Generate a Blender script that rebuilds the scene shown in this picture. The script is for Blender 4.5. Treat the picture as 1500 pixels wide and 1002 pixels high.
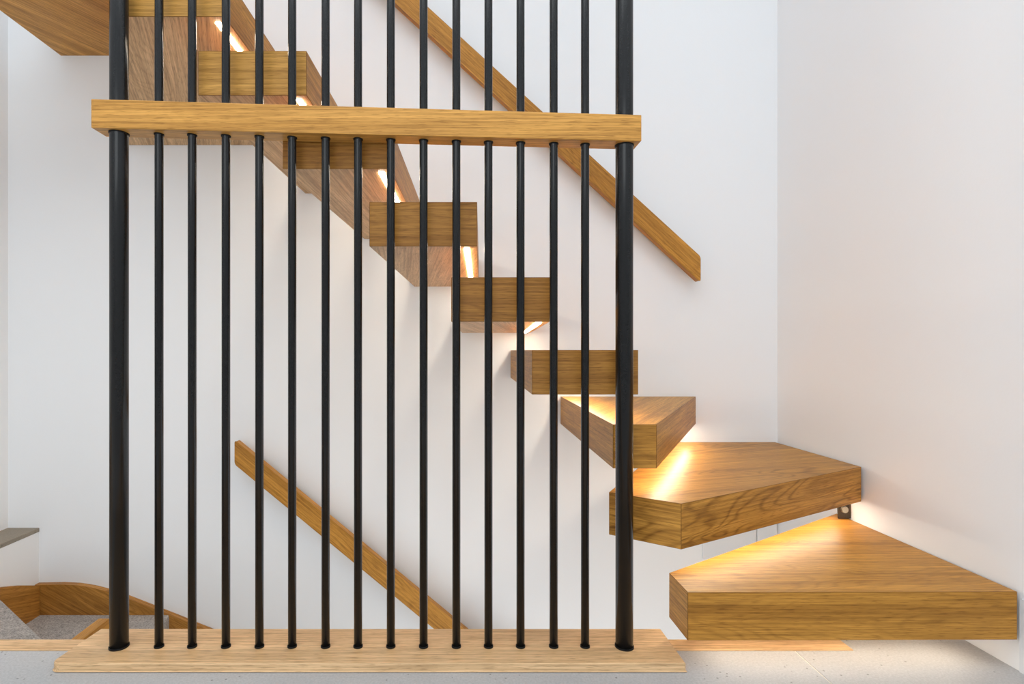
import bpy, bmesh, math, random
from mathutils import Vector, Matrix

for o in list(bpy.data.objects):
    bpy.data.objects.remove(o, do_unlink=True)
scene = bpy.context.scene
C = scene.collection
random.seed(7)

# ------------------------------------------------------------------ camera, world, lights, exposure
F, CX, HY, HC = 820.0, 670.0, 514.0, 0.72      # focal px, depth-axis x, horizon y, eye height (frame 1500 x 1002)
cd = bpy.data.cameras.new('camera')
cam = bpy.data.objects.new('camera', cd); C.objects.link(cam)
cam.location = (0, 0, HC); cam.rotation_euler = (math.pi / 2, 0, 0)
cd.sensor_fit = 'HORIZONTAL'; cd.sensor_width = 36.0; cd.lens = F / 1500 * 36
cd.shift_x = (750 - CX) / 1500; cd.shift_y = (HY - 501) / 1500
cd.clip_start = 0.02
scene.camera = cam

w = bpy.data.worlds.new('world'); scene.world = w; w.use_nodes = True
bg = w.node_tree.nodes['Background']
bg.inputs[0].default_value = (0.89, 0.98, 1.055, 1); bg.inputs[1].default_value = 1.0

def area(name, loc, rot, sx, sy, power, col):
    l = bpy.data.lights.new(name, 'AREA'); l.shape = 'RECTANGLE'; l.size = sx; l.size_y = sy
    l.energy = power; l.color = col
    o = bpy.data.objects.new(name, l); C.objects.link(o); o.location = loc; o.rotation_euler = rot
    return o
R = math.radians
area('overhead_fill', (-0.3, -0.1, 3.2), (R(4), 0, 0), 2.6, 1.8, 33, (0.93, 0.975, 1.0))  # added light overhead, out of view, to brighten floor, plank and rail
area('front_fill', (-0.9, -2.2, 0.95), (R(92), 0, R(-14)), 2.4, 1.5, 24, (0.94, 0.98, 1.0))  # added light behind the camera, no window modelled, lifts walls and undersides
area('lower_fill', (-0.25, 1.56, -1.62), (R(180), 0, 0), 2.4, 0.4, 23, (0.94, 0.98, 1.0))  # added upward light below the opening, fills undersides and lower wall

vs = scene.view_settings
vs.view_transform = 'Standard'; vs.look = 'None'; vs.exposure = 0.1; vs.gamma = 1.0; vs.use_curve_mapping = False

# ------------------------------------------------------------------ materials
class N:
    def __init__(s, name):
        s.m = bpy.data.materials.new(name); s.m.use_nodes = True
        s.t = s.m.node_tree; s.b = s.t.nodes['Principled BSDF']
    def n(s, typ, **k):
        nd = s.t.nodes.new(typ)
        for a, v in k.items(): setattr(nd, a, v)
        return nd
    def l(s, a, b): s.t.links.new(a, b)
    def noise(s, vec, scale, detail=4, rough=0.55, dist=0.0):
        nd = s.n('ShaderNodeTexNoise'); s.l(vec, nd.inputs['Vector'])
        nd.inputs['Scale'].default_value = scale; nd.inputs['Detail'].default_value = detail
        nd.inputs['Roughness'].default_value = rough; nd.inputs['Distortion'].default_value = dist
        return nd.outputs['Fac']
    def mapping(s, vec, sc):
        nd = s.n('ShaderNodeMapping'); s.l(vec, nd.inputs['Vector']); nd.inputs['Scale'].default_value = sc
        return nd.outputs['Vector']
    def ramp(s, fac, stops):
        nd = s.n('ShaderNodeValToRGB'); s.l(fac, nd.inputs['Fac']); cr = nd.color_ramp
        while len(cr.elements) < len(stops): cr.elements.new(0.5)
        for e, (p, c) in zip(cr.elements, stops):
            e.position = p; e.color = (*c, 1) if len(c) == 3 else c
        return nd.outputs['Color']
    def math(s, op, a, b=None):
        nd = s.n('ShaderNodeMath', operation=op)
        for i, v in enumerate((a, b)):
            if v is None: continue
            if isinstance(v, (int, float)): nd.inputs[i].default_value = v
            else: s.l(v, nd.inputs[i])
        return nd.outputs[0]
    def mix(s, fac, a, b, mode='MIX'):
        nd = s.n('ShaderNodeMix', data_type='RGBA', blend_type=mode)
        for k, v in ((0, fac), (6, a), (7, b)):
            if isinstance(v, (int, float)): nd.inputs[k].default_value = v
            elif isinstance(v, tuple): nd.inputs[k].default_value = (*v, 1)
            else: s.l(v, nd.inputs[k])
        return nd.outputs[2]
    def bump(s, h, strength, dist):
        nd = s.n('ShaderNodeBump'); nd.inputs['Strength'].default_value = strength
        nd.inputs['Distance'].default_value = dist; s.l(h, nd.inputs['Height']); s.l(nd.outputs[0], s.b.inputs['Normal'])

def lin(r, g, b):
    f = lambda c: (c / 255 / 12.92) if c / 255 <= 0.04045 else ((c / 255 + 0.055) / 1.055) ** 2.4
    return (f(r), f(g), f(b))

def oak(name, light, mid, dark, rough=0.42, cath=1.0, spec=0.3, streaks=0.85):
    k = N(name)
    uv = k.n('ShaderNodeUVMap').outputs[0]
    fine = k.noise(k.mapping(uv, (3.5, 170, 1)), 1.0, 5, 0.66, 0.12)        # straight fibres
    streak = k.noise(k.mapping(uv, (0.8, 26, 1)), 1.0, 4, 0.55, 0.35)       # darker growth streaks
    broad = k.noise(k.mapping(uv, (0.7, 8, 1)), 1.0, 3, 0.5, 0.5)           # board-wide tone
    lines = k.noise(k.mapping(uv, (1.7, 8.5, 1)), 1.0, 2.0, 0.40, 0.5)      # growth rings cut as contour lines
    ring = k.math('SINE', k.math('MULTIPLY', lines, 120.0))
    ring = k.math('POWER', k.math('MULTIPLY', k.math('ADD', ring, 1.0), 0.5), 3.5)
    zone = k.ramp(k.noise(k.mapping(uv, (1.3, 5, 1)), 1.0, 1), [(0.46, (0.12,) * 3), (0.60, (1, 1, 1))])
    pore = k.noise(k.mapping(uv, (26, 480, 1)), 1.0, 2, 0.5)
    col = k.ramp(broad, [(0.30, mid), (0.70, light)])
    col = k.mix(k.math('MULTIPLY', k.math('MULTIPLY', ring, zone), 0.50 * cath), col, dark)
    col = k.mix(streaks, col, k.ramp(streak, [(0.34, (0.70, 0.65, 0.57)), (0.56, (1.03, 1.03, 1.03))]), 'MULTIPLY')
    col = k.mix(0.85, col, k.ramp(fine, [(0.36, (0.62, 0.57, 0.50)), (0.62, (1.14, 1.14, 1.14))]), 'MULTIPLY')
    col = k.mix(0.75, col, k.ramp(pore, [(0.34, (0.58, 0.53, 0.46)), (0.45, (1, 1, 1))]), 'MULTIPLY')
    k.l(col, k.b.inputs['Base Color'])
    k.b.inputs['Roughness'].default_value = rough
    k.b.inputs['Specular IOR Level'].default_value = spec
    k.bump(fine, 0.10, 0.002)
    return k.m

M = {}
M['oak'] = oak('oak_tread', lin(203, 148, 68), lin(182, 128, 52), lin(126, 81, 27), spec=0.22, cath=0.6)
M['oak_cath'] = oak('oak_figured_tread', lin(201, 147, 68), lin(180, 126, 52), lin(122, 77, 25), spec=0.22, cath=1.2)
M['oak_end_shaded'] = oak('oak_shaded_end', lin(178, 126, 58), lin(156, 104, 40), lin(104, 62, 18), cath=0.6, spec=0.22)  # browner oak: shade on the middle tread ends put into the colour
M['oak_end_lit'] = oak('oak_lit_end', lin(208, 160, 86), lin(190, 140, 66), lin(142, 98, 38), cath=0.7, spec=0.22)  # lighter oak: stronger light on the upper tread ends put into the colour
M['oak_soffit_lit'] = oak('oak_lit_underside', lin(214, 177, 133), lin(199, 159, 113), lin(158, 118, 76), cath=0.5, spec=0.22)  # paler oak: bounce light under the treads put into the colour
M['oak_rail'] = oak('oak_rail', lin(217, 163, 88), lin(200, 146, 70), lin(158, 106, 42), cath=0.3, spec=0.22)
M['seam'] = oak('oak_arris', lin(150, 104, 50), lin(132, 88, 38), lin(90, 56, 20), spec=0.15)
M['oak_pale'] = oak('oak_plank', lin(230, 194, 150), lin(220, 181, 134), lin(190, 148, 100), cath=0.25, streaks=0.35)
M['oak_dark'] = oak('oak_skirting', lin(192, 138, 66), lin(172, 118, 52), lin(118, 72, 24))

def plaster(name, col, bumpy=0.08):
    k = N(name); g = k.n('ShaderNodeNewGeometry').outputs['Position']
    a = k.noise(g, 1.3, 3); b = k.noise(g, 160, 3)
    k.l(k.mix(a, tuple(c * 0.985 for c in col), col), k.b.inputs['Base Color'])
    k.b.inputs['Roughness'].default_value = 0.85; k.b.inputs['Specular IOR Level'].default_value = 0.2
    k.bump(b, bumpy, 0.002); return k.m
M['wall'] = plaster('white_plaster', (0.83, 0.835, 0.845))
M['skirt_white'] = plaster('white_gloss_paint', (0.74, 0.755, 0.775), 0.02)

def stone(name, base, warm, rough=0.55):
    k = N(name); g = k.n('ShaderNodeNewGeometry').outputs['Position']
    a = k.noise(g, 5, 5, 0.6); b = k.noise(g, 190, 4, 0.7); c = k.noise(g, 60, 2)
    w_ = k.noise(g, 1.6, 2)
    col = k.ramp(a, [(0.3, tuple(x * 0.90 for x in base)), (0.7, base)])
    col = k.mix(k.math('MULTIPLY', w_, 0.5), col, warm)
    col = k.mix(0.7, col, k.ramp(b, [(0.3, (0.72, 0.72, 0.72)), (0.7, (1.12, 1.12, 1.12))]), 'MULTIPLY')
    vor = k.n('ShaderNodeTexVoronoi'); k.l(g, vor.inputs['Vector']); vor.inputs['Scale'].default_value = 42
    pit = k.ramp(vor.outputs['Distance'], [(0.07, (0.35, 0.33, 0.32)), (0.12, (1, 1, 1))])
    col = k.mix(0.8, col, pit, 'MULTIPLY')
    k.l(col, k.b.inputs['Base Color']); k.b.inputs['Roughness'].default_value = rough
    k.bump(b, 0.12, 0.002); return k.m
M['tile'] = stone('grey_stone_tile', lin(184, 185, 188), lin(190, 185, 176))
M['grout'] = stone('grout', lin(226, 218, 206), lin(226, 218, 206), 0.9)
M['ledge'] = stone('taupe_stone', lin(150, 140, 126), lin(142, 130, 112), 0.7)

def carpet(name, base):
    k = N(name); g = k.n('ShaderNodeNewGeometry').outputs['Position']
    a = k.noise(g, 190, 4, 0.75); b = k.noise(g, 40, 4, 0.65)
    col = k.mix(1.0, k.ramp(a, [(0.3, tuple(x * 0.40 for x in base)), (0.64, tuple(min(1, x * 1.3) for x in base))]),
                k.ramp(b, [(0.3, (0.82, 0.82, 0.82)), (0.7, (1.08, 1.08, 1.08))]), 'MULTIPLY')
    k.l(col, k.b.inputs['Base Color']); k.b.inputs['Roughness'].default_value = 0.95
    k.b.inputs['Specular IOR Level'].default_value = 0.1
    k.bump(a, 0.9, 0.006); return k.m
M['carpet'] = carpet('grey_carpet', lin(186, 180, 175))

def metal(name, col, rough, spec, metallic=0.0):
    k = N(name); g = k.n('ShaderNodeNewGeometry').outputs['Position']
    a = k.noise(g, 300, 3)
    k.l(k.mix(a, tuple(c * 0.8 for c in col), tuple(c * 1.2 for c in col)), k.b.inputs['Base Color'])
    k.b.inputs['Roughness'].default_value = rough; k.b.inputs['Specular IOR Level'].default_value = spec
    k.b.inputs['Metallic'].default_value = metallic
    k.bump(a, 0.06, 0.001); return k.m
M['rod'] = metal('black_powder_coat', (0.010, 0.0102, 0.0106), 0.21, 0.34)
M['collar'] = metal('black_rubber', (0.006, 0.006, 0.006), 0.6, 0.2)
M['steel'] = metal('dark_bracket_steel', (0.09, 0.065, 0.045), 0.45, 0.4, 0.7)
M['bolt'] = metal('zinc_bolt', (0.42, 0.38, 0.30), 0.35, 0.5, 0.9)
k = N('led'); k.b.inputs['Base Color'].default_value = (1, 1, 1, 1)
k.b.inputs['Emission Color'].default_value = (1.0, 0.89, 0.72, 1); k.b.inputs['Emission Strength'].default_value = 38
M['led'] = k.m
M['led_floor'] = k.m.copy(); M['led_floor'].node_tree.nodes['Principled BSDF'].inputs['Emission Strength'].default_value = 16

# ------------------------------------------------------------------ mesh helpers
def finish(name, bm, mat, origin=(0, 0, 0), parent=None, grain=(1, 0, 0), bevel=0.0, seg=2, smooth=False, uv=True):
    """bm in world metres -> one mesh object whose origin is `origin`"""
    if bevel > 0:
        bmesh.ops.bevel(bm, geom=list(bm.edges), offset=bevel, segments=seg, profile=0.5, affect='EDGES', clamp_overlap=True)
    bmesh.ops.recalc_face_normals(bm, faces=bm.faces)
    if uv:
        lay = bm.loops.layers.uv.new('UVMap'); base = random.uniform(0, 40)
        g = Vector(grain).normalized()
        for f in bm.faces:
            n = f.normal
            u = g - n * g.dot(n)
            if abs(n.z) < 0.6:
                u = Vector((-n.y, n.x, 0))
                if grain[2] != 0: u = g - n * g.dot(n)
            if u.length < 0.2: u = Vector((-n.y, n.x, 0)) if abs(n.z) < 0.9 else Vector((1, 0, 0))
            u.normalize(); v = n.cross(u)
            off = base + 3.7 * round(n.x, 1) + 5.3 * round(n.y, 1) + 7.9 * round(n.z, 1)
            for lp in f.loops:
                p = lp.vert.co
                lp[lay].uv = (p.dot(u) + off, p.dot(v) + off * 0.37)
    if smooth:
        for f in bm.faces: f.smooth = True
    bmesh.ops.translate(bm, vec=-Vector(origin), verts=bm.verts)
    me = bpy.data.meshes.new(name); bm.to_mesh(me); bm.free()
    if mat: me.materials.append(mat)
    o = bpy.data.objects.new(name, me); C.objects.link(o)
    if parent is not None:
        o.parent = parent; o.location = Vector(origin) - Vector(parent.location)
    else: o.location = origin
    return o

def prism(pts, z0, z1):
    bm = bmesh.new()
    a = [bm.verts.new((x, y, z0)) for x, y in pts]; b = [bm.verts.new((x, y, z1)) for x, y in pts]
    bm.faces.new(a); bm.faces.new(b); n = len(pts)
    for i in range(n): bm.faces.new((a[i], a[(i + 1) % n], b[(i + 1) % n], b[i]))
    return bm
def prism_axis(pts, a0, a1, axis):
    """outline given in the plane across `axis`: 'y' -> (x,z), 'x' -> (y,z)"""
    bm = bmesh.new()
    mk = (lambda p, t: (p[0], t, p[1])) if axis == 'y' else (lambda p, t: (t, p[0], p[1]))
    a = [bm.verts.new(mk(p, a0)) for p in pts]; b = [bm.verts.new(mk(p, a1)) for p in pts]
    bm.faces.new(a); bm.faces.new(b); n = len(pts)
    for i in range(n): bm.faces.new((a[i], a[(i + 1) % n], b[(i + 1) % n], b[i]))
    return bm
def box(x0, x1, y0, y1, z0, z1): return prism([(x0, y0), (x1, y0), (x1, y1), (x0, y1)], z0, z1)
def cyl(x, y, z0, z1, r, n=28, r1=None):
    bm = bmesh.new()
    bmesh.ops.create_cone(bm, cap_ends=True, segments=n, radius1=r, radius2=r if r1 is None else r1, depth=z1 - z0)
    bmesh.ops.translate(bm, vec=(x, y, (z0 + z1) / 2), verts=bm.verts)
    return bm
def empty(name, loc):
    o = bpy.data.objects.new(name, None); C.objects.link(o); o.location = loc; o.empty_display_size = 0.1
    return o
def tag(o, label=None, cat=None, group=None, kind=None):
    if label: o['label'] = label
    if cat: o['category'] = cat
    if group: o['group'] = group
    if kind: o['kind'] = kind
    return o
def smooth_sides(o):
    for p in o.data.polygons: p.use_smooth = abs(p.normal.z) < 0.5

# ------------------------------------------------------------------ the room
YW, XR, XL, XLL = 2.21, 1.264, -1.774, -1.652       # back wall, right wall, left wall, lower left wall
TOP, LOW = 3.3, -1.7
def struct(name, bm, mat, label, **kw):
    return tag(finish(name, bm, mat, **kw), label, None, None, 'structure')
struct('wall_back', box(-2.0, 1.5, YW, YW + 0.2, LOW - 0.1, TOP), M['wall'], 'white plaster wall carrying the floating treads')
struct('wall_right', box(XR, XR + 0.2, -3.2, YW, LOW - 0.1, TOP), M['wall'], 'white plaster wall beside the lowest treads')
struct('wall_left', box(XL - 0.2, XL, -3.2, YW, LOW - 0.1, TOP), M['wall'], 'white plaster wall at the upper landing end')
struct('wall_lower', box(XL, XLL, 1.40, YW, LOW, 0.006), M['wall'], 'low white wall under the taupe stone ledge')
struct('trim_1', box(XL, XLL + 0.002, 1.40, YW, 0.006, 0.022), M['ledge'], 'taupe stone ledge capping the low white wall', bevel=0.0015)
struct('baseboard_right', prism_axis([(-3.2, 0), (1.255, 0), (1.255, 0.162), (1.252, 0.165), (-3.2, 0.165)], XR - 0.004, XR, 'x'),
       M['skirt_white'], 'pale grey skirting board on the right wall')

# floor slab with its opening, stone tiles laid on it (each its own piece)
FE = 1.395                                         # far edge of the floor at the stair opening
NF = 1.345                                         # near edge of the oak edging
OX = 0.952                                         # right end of the opening
fl = struct('floor', prism([(XL, -3.2), (XR, -3.2), (XR, FE), (XL, FE)], -0.25, -0.0015),
            M['grout'], 'pale stone tiled floor with a stair opening')
JX, g = 0.81, 0.0016
def tile(pts):
    o = finish('tile', prism(pts, -0.0015, 0.0), M['tile'], parent=fl, bevel=0.0006, seg=1)
    return o
tile([(XL, 0.45 + g), (JX - g, 0.45 + g), (JX - g, NF - g), (XL, NF - g)])
tile([(JX + g, 0.45 + g), (XR, 0.45 + g), (XR, FE), (OX, FE), (OX, NF - g), (JX + g, NF - g)])
for x0, x1 in ((XL, JX), (JX, XR)):
    for y0, y1 in ((-0.75, 0.45), (-1.95, -0.75), (-3.2, -1.95)):
        tile([(x0 + g, y0 + g), (x1 - g, y0 + g), (x1 - g, y1 - g), (x0 + g, y1 - g)])
struct('trim_2', box(XL, OX, NF, FE, -0.0015, 0.0015), M['oak_pale'], 'flush pale oak edging along the stair opening', bevel=0.0012)
struct('floor_lower', box(XL, XR, 0.9, YW, LOW - 0.1, LOW), M['tile'], 'stone floor at the foot of the lower stairs')
struct('wall_front_lower', box(XL, XR, 0.8, 0.9, LOW - 0.1, -0.25), M['wall'], 'white wall under the floor edge in the stairwell')

# ------------------------------------------------------------------ lower stair
def carpet_step(pts, z0, z1, label):
    c = (sum(p[0] for p in pts) / len(pts), sum(p[1] for p in pts) / len(pts), z0)
    return tag(finish('carpeted_step', prism(pts, z0, z1), M['carpet'], origin=c, bevel=0.006, seg=3), label, 'step', 'carpeted lower stairs')
carpet_step([(XLL, 1.40), (-1.126, 1.40), (-1.126, 1.597), (XLL, 2.007)], -0.312, -0.156,
            'grey carpeted winder step with a slanting edge below the oak edging')
carpet_step([(XLL, 1.40), (-1.126, 1.40), (-1.126, YW), (XLL, YW)], -0.49, -0.312,
            'grey carpeted quarter landing against the curved oak skirting')
for i in range(4):
    x0 = -1.126 + 0.22 * i
    o = carpet_step([(x0, 1.40), (x0 + 0.22, 1.40), (x0 + 0.22, YW), (x0, YW)], -0.67 - 0.18 * i, -0.49 - 0.18 * i,
                ['first', 'second', 'third', 'fourth'][i] + ' grey carpeted step down from the carpeted landing')

PW = F / YW
def wx(px): return (px - CX) / PW
def wz(py): return HC - (py - HY) / PW
top = [(wx(57), wz(853)), (wx(95), wz(852.5)), (wx(118), wz(853.5)), (wx(140), wz(857)), (wx(160), wz(862)), (wx(190), wz(872)),
       (wx(226), wz(886)), (wx(270), wz(903.5)), (wx(316), wz(922)), (wx(420), wz(1004))]
bot = [(x, min(z - 0.155, -0.32)) for x, z in top]
struct('baseboard_back', prism_axis(top + bot[::-1], YW - 0.024, YW, 'y'), M['oak_dark'],
       'curved oak skirting board following the lower stairs', grain=(1, 0, -0.55), bevel=0.002)
ly = [(2.186, -0.196), (2.10, -0.160), (2.0, -0.125), (1.40, 0.0)]
struct('baseboard_left', prism_axis(ly + [(1.40, -0.33), (2.186, -0.33)], XLL, XLL + 0.022, 'x'), M['oak_dark'],
       'oak skirting board climbing the low left wall', grain=(0, 1, -0.3), bevel=0.002)
tag(finish('stair_stringer', box(-1.233, -1.197, 1.70, 1.925, -0.312, -0.20), M['oak'], origin=(-1.22, 1.8, -0.312),
           grain=(0, 1, 0), bevel=0.0015), 'short oak stringer beside the carpeted landing', 'stringer')

# ------------------------------------------------------------------ floating treads
TH = 0.108
def inset_line(a, b, inside, d):
    """segment a-b moved by d towards the point `inside`"""
    a, b, c = Vector(a), Vector(b), Vector(inside)
    t = (b - a).normalized(); n = Vector((-t.y, t.x))
    if n.dot(c - a) < 0: n = -n
    return a + n * d, b + n * d, t, n
def tread(pts, z, grain, label, nose, led=(0.022, 0.05), th=TH, d=0.026, mat='oak', end=None, soffit=None, led_mat='led', group='floating oak treads'):
    cx = sum(p[0] for p in pts) / len(pts); cy = sum(p[1] for p in pts) / len(pts)
    t = empty('floating_tread', (cx, cy, z - th)); tag(t, label, 'stair tread', group)
    body = finish('body', prism(pts, z - th, z), M[mat], origin=(cx, cy, z - th), parent=t, grain=grain, bevel=0.0012, seg=2)
    body.data.materials.append(M['seam'])
    for p in body.data.polygons:
        if p.area < 0.004: p.material_index = 1    # the mitred arrises read as thin dark lines
    if end or soffit:                              # light and shade on end and underside are put into the oak colour
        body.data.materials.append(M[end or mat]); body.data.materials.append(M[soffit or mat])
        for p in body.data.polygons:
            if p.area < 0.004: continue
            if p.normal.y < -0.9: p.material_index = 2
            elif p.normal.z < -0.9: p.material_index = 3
    a, b, tt, nn = inset_line(pts[nose[0]], pts[nose[1]], (cx, cy), d)
    a = a + tt * led[0]; b = b - tt * led[1]
    w2 = nn * 0.0065
    q = [a - w2, b - w2, b + w2, a + w2]
    s = finish('light_strip', prism([(p.x, p.y) for p in q], z - th - 0.0025, z - th + 0.001), M[led_mat],
               origin=(a.x, a.y, z - th), parent=t, uv=False)
    s['label'] = 'glowing warm white light strip'
    return t

Y0 = 1.36
t1 = tread([(0.515, 1.2515), (XR - 0.008, 1.2555), (XR - 0.004, 1.86), (0.515, 1.362)], 0.18, (1, 0.02, 0),
      'wide lowest oak tread hovering just above the stone floor', (0, 1), (0.06, 0.06), d=0.065, led_mat='led_floor')
t2 = tread([(0.386, 1.426), (0.527, 1.318), (XR - 0.010, 1.738), (XR - 0.010, YW), (0.836, YW)], 0.36, (1, 0.30, 0),
      'five-sided oak corner winder tread, second up from the floor', (1, 2), (0.04, 0.012), d=0.062, mat='oak_cath')
t3 = tread([(0.381, 1.371), (0.488, 1.371), (0.941, YW), (0.407, YW)], 0.54, (0.45, 0.84, 0),
      'wedge-shaped oak tread with a narrow end behind the thick right post', (1, 2))
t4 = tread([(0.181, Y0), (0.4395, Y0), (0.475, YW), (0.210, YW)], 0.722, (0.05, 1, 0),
      'oak tread seen edge on, just above the wedge-shaped tread', (1, 2), end='oak_end_shaded', soffit='oak_soffit_lit')
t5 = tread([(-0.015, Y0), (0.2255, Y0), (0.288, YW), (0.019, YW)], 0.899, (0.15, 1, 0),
      'oak tread with a glow on the wall below, fifth up from the floor', (1, 2), end='oak_end_shaded', soffit='oak_soffit_lit')
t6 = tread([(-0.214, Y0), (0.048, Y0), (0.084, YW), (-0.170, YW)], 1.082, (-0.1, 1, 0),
      'oak tread directly above the fifth tread, sixth up from the floor', (1, 2), end='oak_end_shaded', soffit='oak_soffit_lit')
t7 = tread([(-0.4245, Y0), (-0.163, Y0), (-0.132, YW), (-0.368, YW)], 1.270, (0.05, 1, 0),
      'oak tread half hidden just below the oak rail of the screen', (1, 2), end='oak_end_shaded', soffit='oak_soffit_lit')
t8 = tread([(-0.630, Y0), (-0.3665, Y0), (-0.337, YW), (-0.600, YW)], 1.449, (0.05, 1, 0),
      'oak tread just above the oak rail of the screen', (1, 2), end='oak_end_lit', soffit='oak_soffit_lit')
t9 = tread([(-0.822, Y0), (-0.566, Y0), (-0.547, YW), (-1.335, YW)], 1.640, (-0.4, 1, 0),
      'oak winder tread widening towards the wall below the upper landing', (1, 2), end='oak_end_lit', soffit='oak_soffit_lit')
t10 = tread([(-0.826, Y0 + 0.01), (-0.735, Y0 + 0.01), (-0.76, YW), (-1.25, YW)], 1.815, (-0.3, 1, 0),
      'topmost oak winder tread tucked under the landing edge', (1, 2))
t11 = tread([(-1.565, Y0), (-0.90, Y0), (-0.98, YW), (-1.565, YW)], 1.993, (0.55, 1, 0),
      'broad oak landing slab seen from below at the top of the stairs', (1, 2), mat='oak_rail')  # lighter oak stands in for light on the slab's underside
t11['category'] = 'landing'

# steel bracket that carries the corner of the second tread
BO = (1.24, 1.80, 0.18)
br = empty('steel_bracket', BO); tag(br, 'small dark steel bracket with a round bolt between the two lowest treads', 'bracket')
finish('plate', prism_axis([(1.2245, 0.1805), (1.258, 0.1805), (1.256, 0.252), (1.232, 0.252), (1.222, 0.222)], 1.797, 1.803, 'y'),
       M['steel'], origin=BO, parent=br, bevel=0.001)
finish('flange', box(XR - 0.007, XR, 1.797, 1.84, 0.1815, 0.252), M['steel'], origin=BO, parent=br, bevel=0.001)
bm = bmesh.new(); bmesh.ops.create_cone(bm, cap_ends=True, segments=16, radius1=0.0115, radius2=0.0105, depth=0.008)
bmesh.ops.rotate(bm, matrix=Matrix.Rotation(math.pi / 2, 3, 'X'), verts=bm.verts)
bmesh.ops.translate(bm, vec=(1.241, 1.794, 0.211), verts=bm.verts)
finish('bolt', bm, M['bolt'], origin=BO, parent=br, bevel=0.001)
# white access panels low on the back wall, glimpsed between the two lowest treads
for x0, x1, lb in ((0.966, 1.176, 'white access panel low on the back wall, away from the corner'), (1.180, 1.258, 'narrow white access panel low on the back wall, in the corner')):
    pl = prism_axis([(x0, -0.10), (x1, -0.10), (x1, 0.20), (x0, 0.20)], YW - 0.008, YW, 'y')
    tag(finish('access_panel', pl, M['skirt_white'], origin=((x0 + x1) / 2, YW, -0.10), bevel=0.002), lb, 'panel')

# ------------------------------------------------------------------ wall handrails
def handrail(x0, zt0, zb0, x1, slope, label, square_end):
    """parallelogram board on the back wall, upper end x0, lower end x1"""
    yf, yb = 2.140, 2.176
    dz = slope * (x1 - x0)
    pts = [(x0, zb0), (x1, zb0 - dz), (x1, zt0 - dz), (x0, zt0)]
    h = empty('wall_handrail', (x0, yb, zb0)); tag(h, label, 'handrail')
    bm = prism_axis(pts, yf, yb, 'y')
    corner = [e for e in bm.edges if abs(e.verts[0].co.y - e.verts[1].co.y) > 0.01]
    bmesh.ops.bevel(bm, geom=corner, offset=0.010, segments=4, profile=0.5, affect='EDGES')
    finish('board', bm, M['oak'], origin=(x0, yb, zb0), parent=h, grain=(1, 0, -slope), bevel=0.003)
    n = 3
    for i in range(n):
        f = (i + 0.5) / n; x = x0 + (x1 - x0) * f; z = (zb0 + zt0) / 2 - dz * f
        bm = bmesh.new(); bmesh.ops.create_cone(bm, cap_ends=True, segments=16, radius1=0.012, radius2=0.012, depth=YW - yb + 0.004)
        bmesh.ops.rotate(bm, matrix=Matrix.Rotation(math.pi / 2, 3, 'X'), verts=bm.verts)
        bmesh.ops.translate(bm, vec=(x, (YW + yb) / 2, z), verts=bm.verts)
        finish('standoff', bm, M['steel'], origin=(x0, yb, zb0), parent=h, uv=False)
    return h
PH = F / 2.14
def hx(px): return (px - CX) / PH
def hz(py): return HC - (py - HY) / PH
xe = hx(1026); s_up = 0.915; xs = -0.95
handrail(xs, hz(376) + s_up * (xe - xs), hz(413) + s_up * (xe - xs), xe, s_up,
         'sloping oak handrail on the wall above the floating treads', True)
handrail(hx(344), hz(645), hz(680), 0.35, 0.825, 'sloping oak handrail on the wall of the lower stairs', True)

# ------------------------------------------------------------------ black rod screen
YR = 1.3247; PR = F / YR
def rx(px): return (px - CX) / PR
sc = empty('rod_screen', (-0.2, YR, 0.0))
tag(sc, 'tall screen of black steel rods with an oak rail and plank', 'balustrade')
PT = 0.020
bm = prism([(-0.9144, 1.254), (0.512, 1.254), (0.512, 1.411), (-0.898, 1.411)], 0.0015, PT)
vert_e = [e for e in bm.edges if abs(e.verts[0].co.z - e.verts[1].co.z) > 0.01 and e.verts[0].co.y < 1.3 and e.verts[0].co.x < 0]
bmesh.ops.bevel(bm, geom=vert_e, offset=0.020, segments=6, profile=0.5, affect='EDGES')
finish('base_plank', bm, M['oak_pale'], origin=(-0.2, YR, 0), parent=sc, bevel=0.0045, seg=3)['label'] = 'pale oak base plank'
# rail (falls slightly to the right)
PF = F / 1.2955
xl, xr = (133 - CX) / PF, (940 - CX) / PF
zl0, zl1 = HC + (HY - 187) / PF, HC + (HY - 144.5) / PF
zr0, zr1 = HC + (HY - 206.5) / PF, HC + (HY - 168) / PF
bm = prism_axis([(xl, zl0), (xr, zr0), (xr, zr1), (xl, zl1)], 1.2955, 1.353, 'y')
finish('rail', bm, M['oak_rail'], origin=(-0.2, YR, 0), parent=sc, bevel=0.0022, seg=2)['label'] = 'thick honey oak rail'
def rail_under(x): return zl0 + (zr0 - zl0) * (x - xl) / (xr - xl)
ZT = 3.0
def rods(name, xs_px, r, n):
    proto = None
    for px in xs_px:
        x = rx(px)
        if proto is None:
            o = finish(name, cyl(x, YR, PT, ZT, r, n), M['rod'], origin=(x, YR, PT), parent=sc, uv=False); smooth_sides(o)
            c = finish('collar', cyl(x, YR, PT, PT + 0.004, r + 0.0016, n), M['collar'], origin=(x, YR, PT), parent=o, uv=False)
            c.location = (0, 0, 0); smooth_sides(c); proto, pc = o, c
        else:
            o = proto.copy(); C.objects.link(o); o.parent = sc; o.location = (x - sc.location.x, 0, PT)
            c = pc.copy(); C.objects.link(c); c.parent = o; c.location = (0, 0, 0)
        u = pc.copy(); C.objects.link(u); u.parent = o; u.location = (0, 0, rail_under(x) - 0.003 - PT)
rods('post', (174.5, 914.5), 0.0203, 40)
rods('baluster', (233, 281.5, 331, 380, 428, 477, 524.5, 572.5, 620.5, 668.5, 715.5, 762.5, 811, 857), 0.0096, 28)
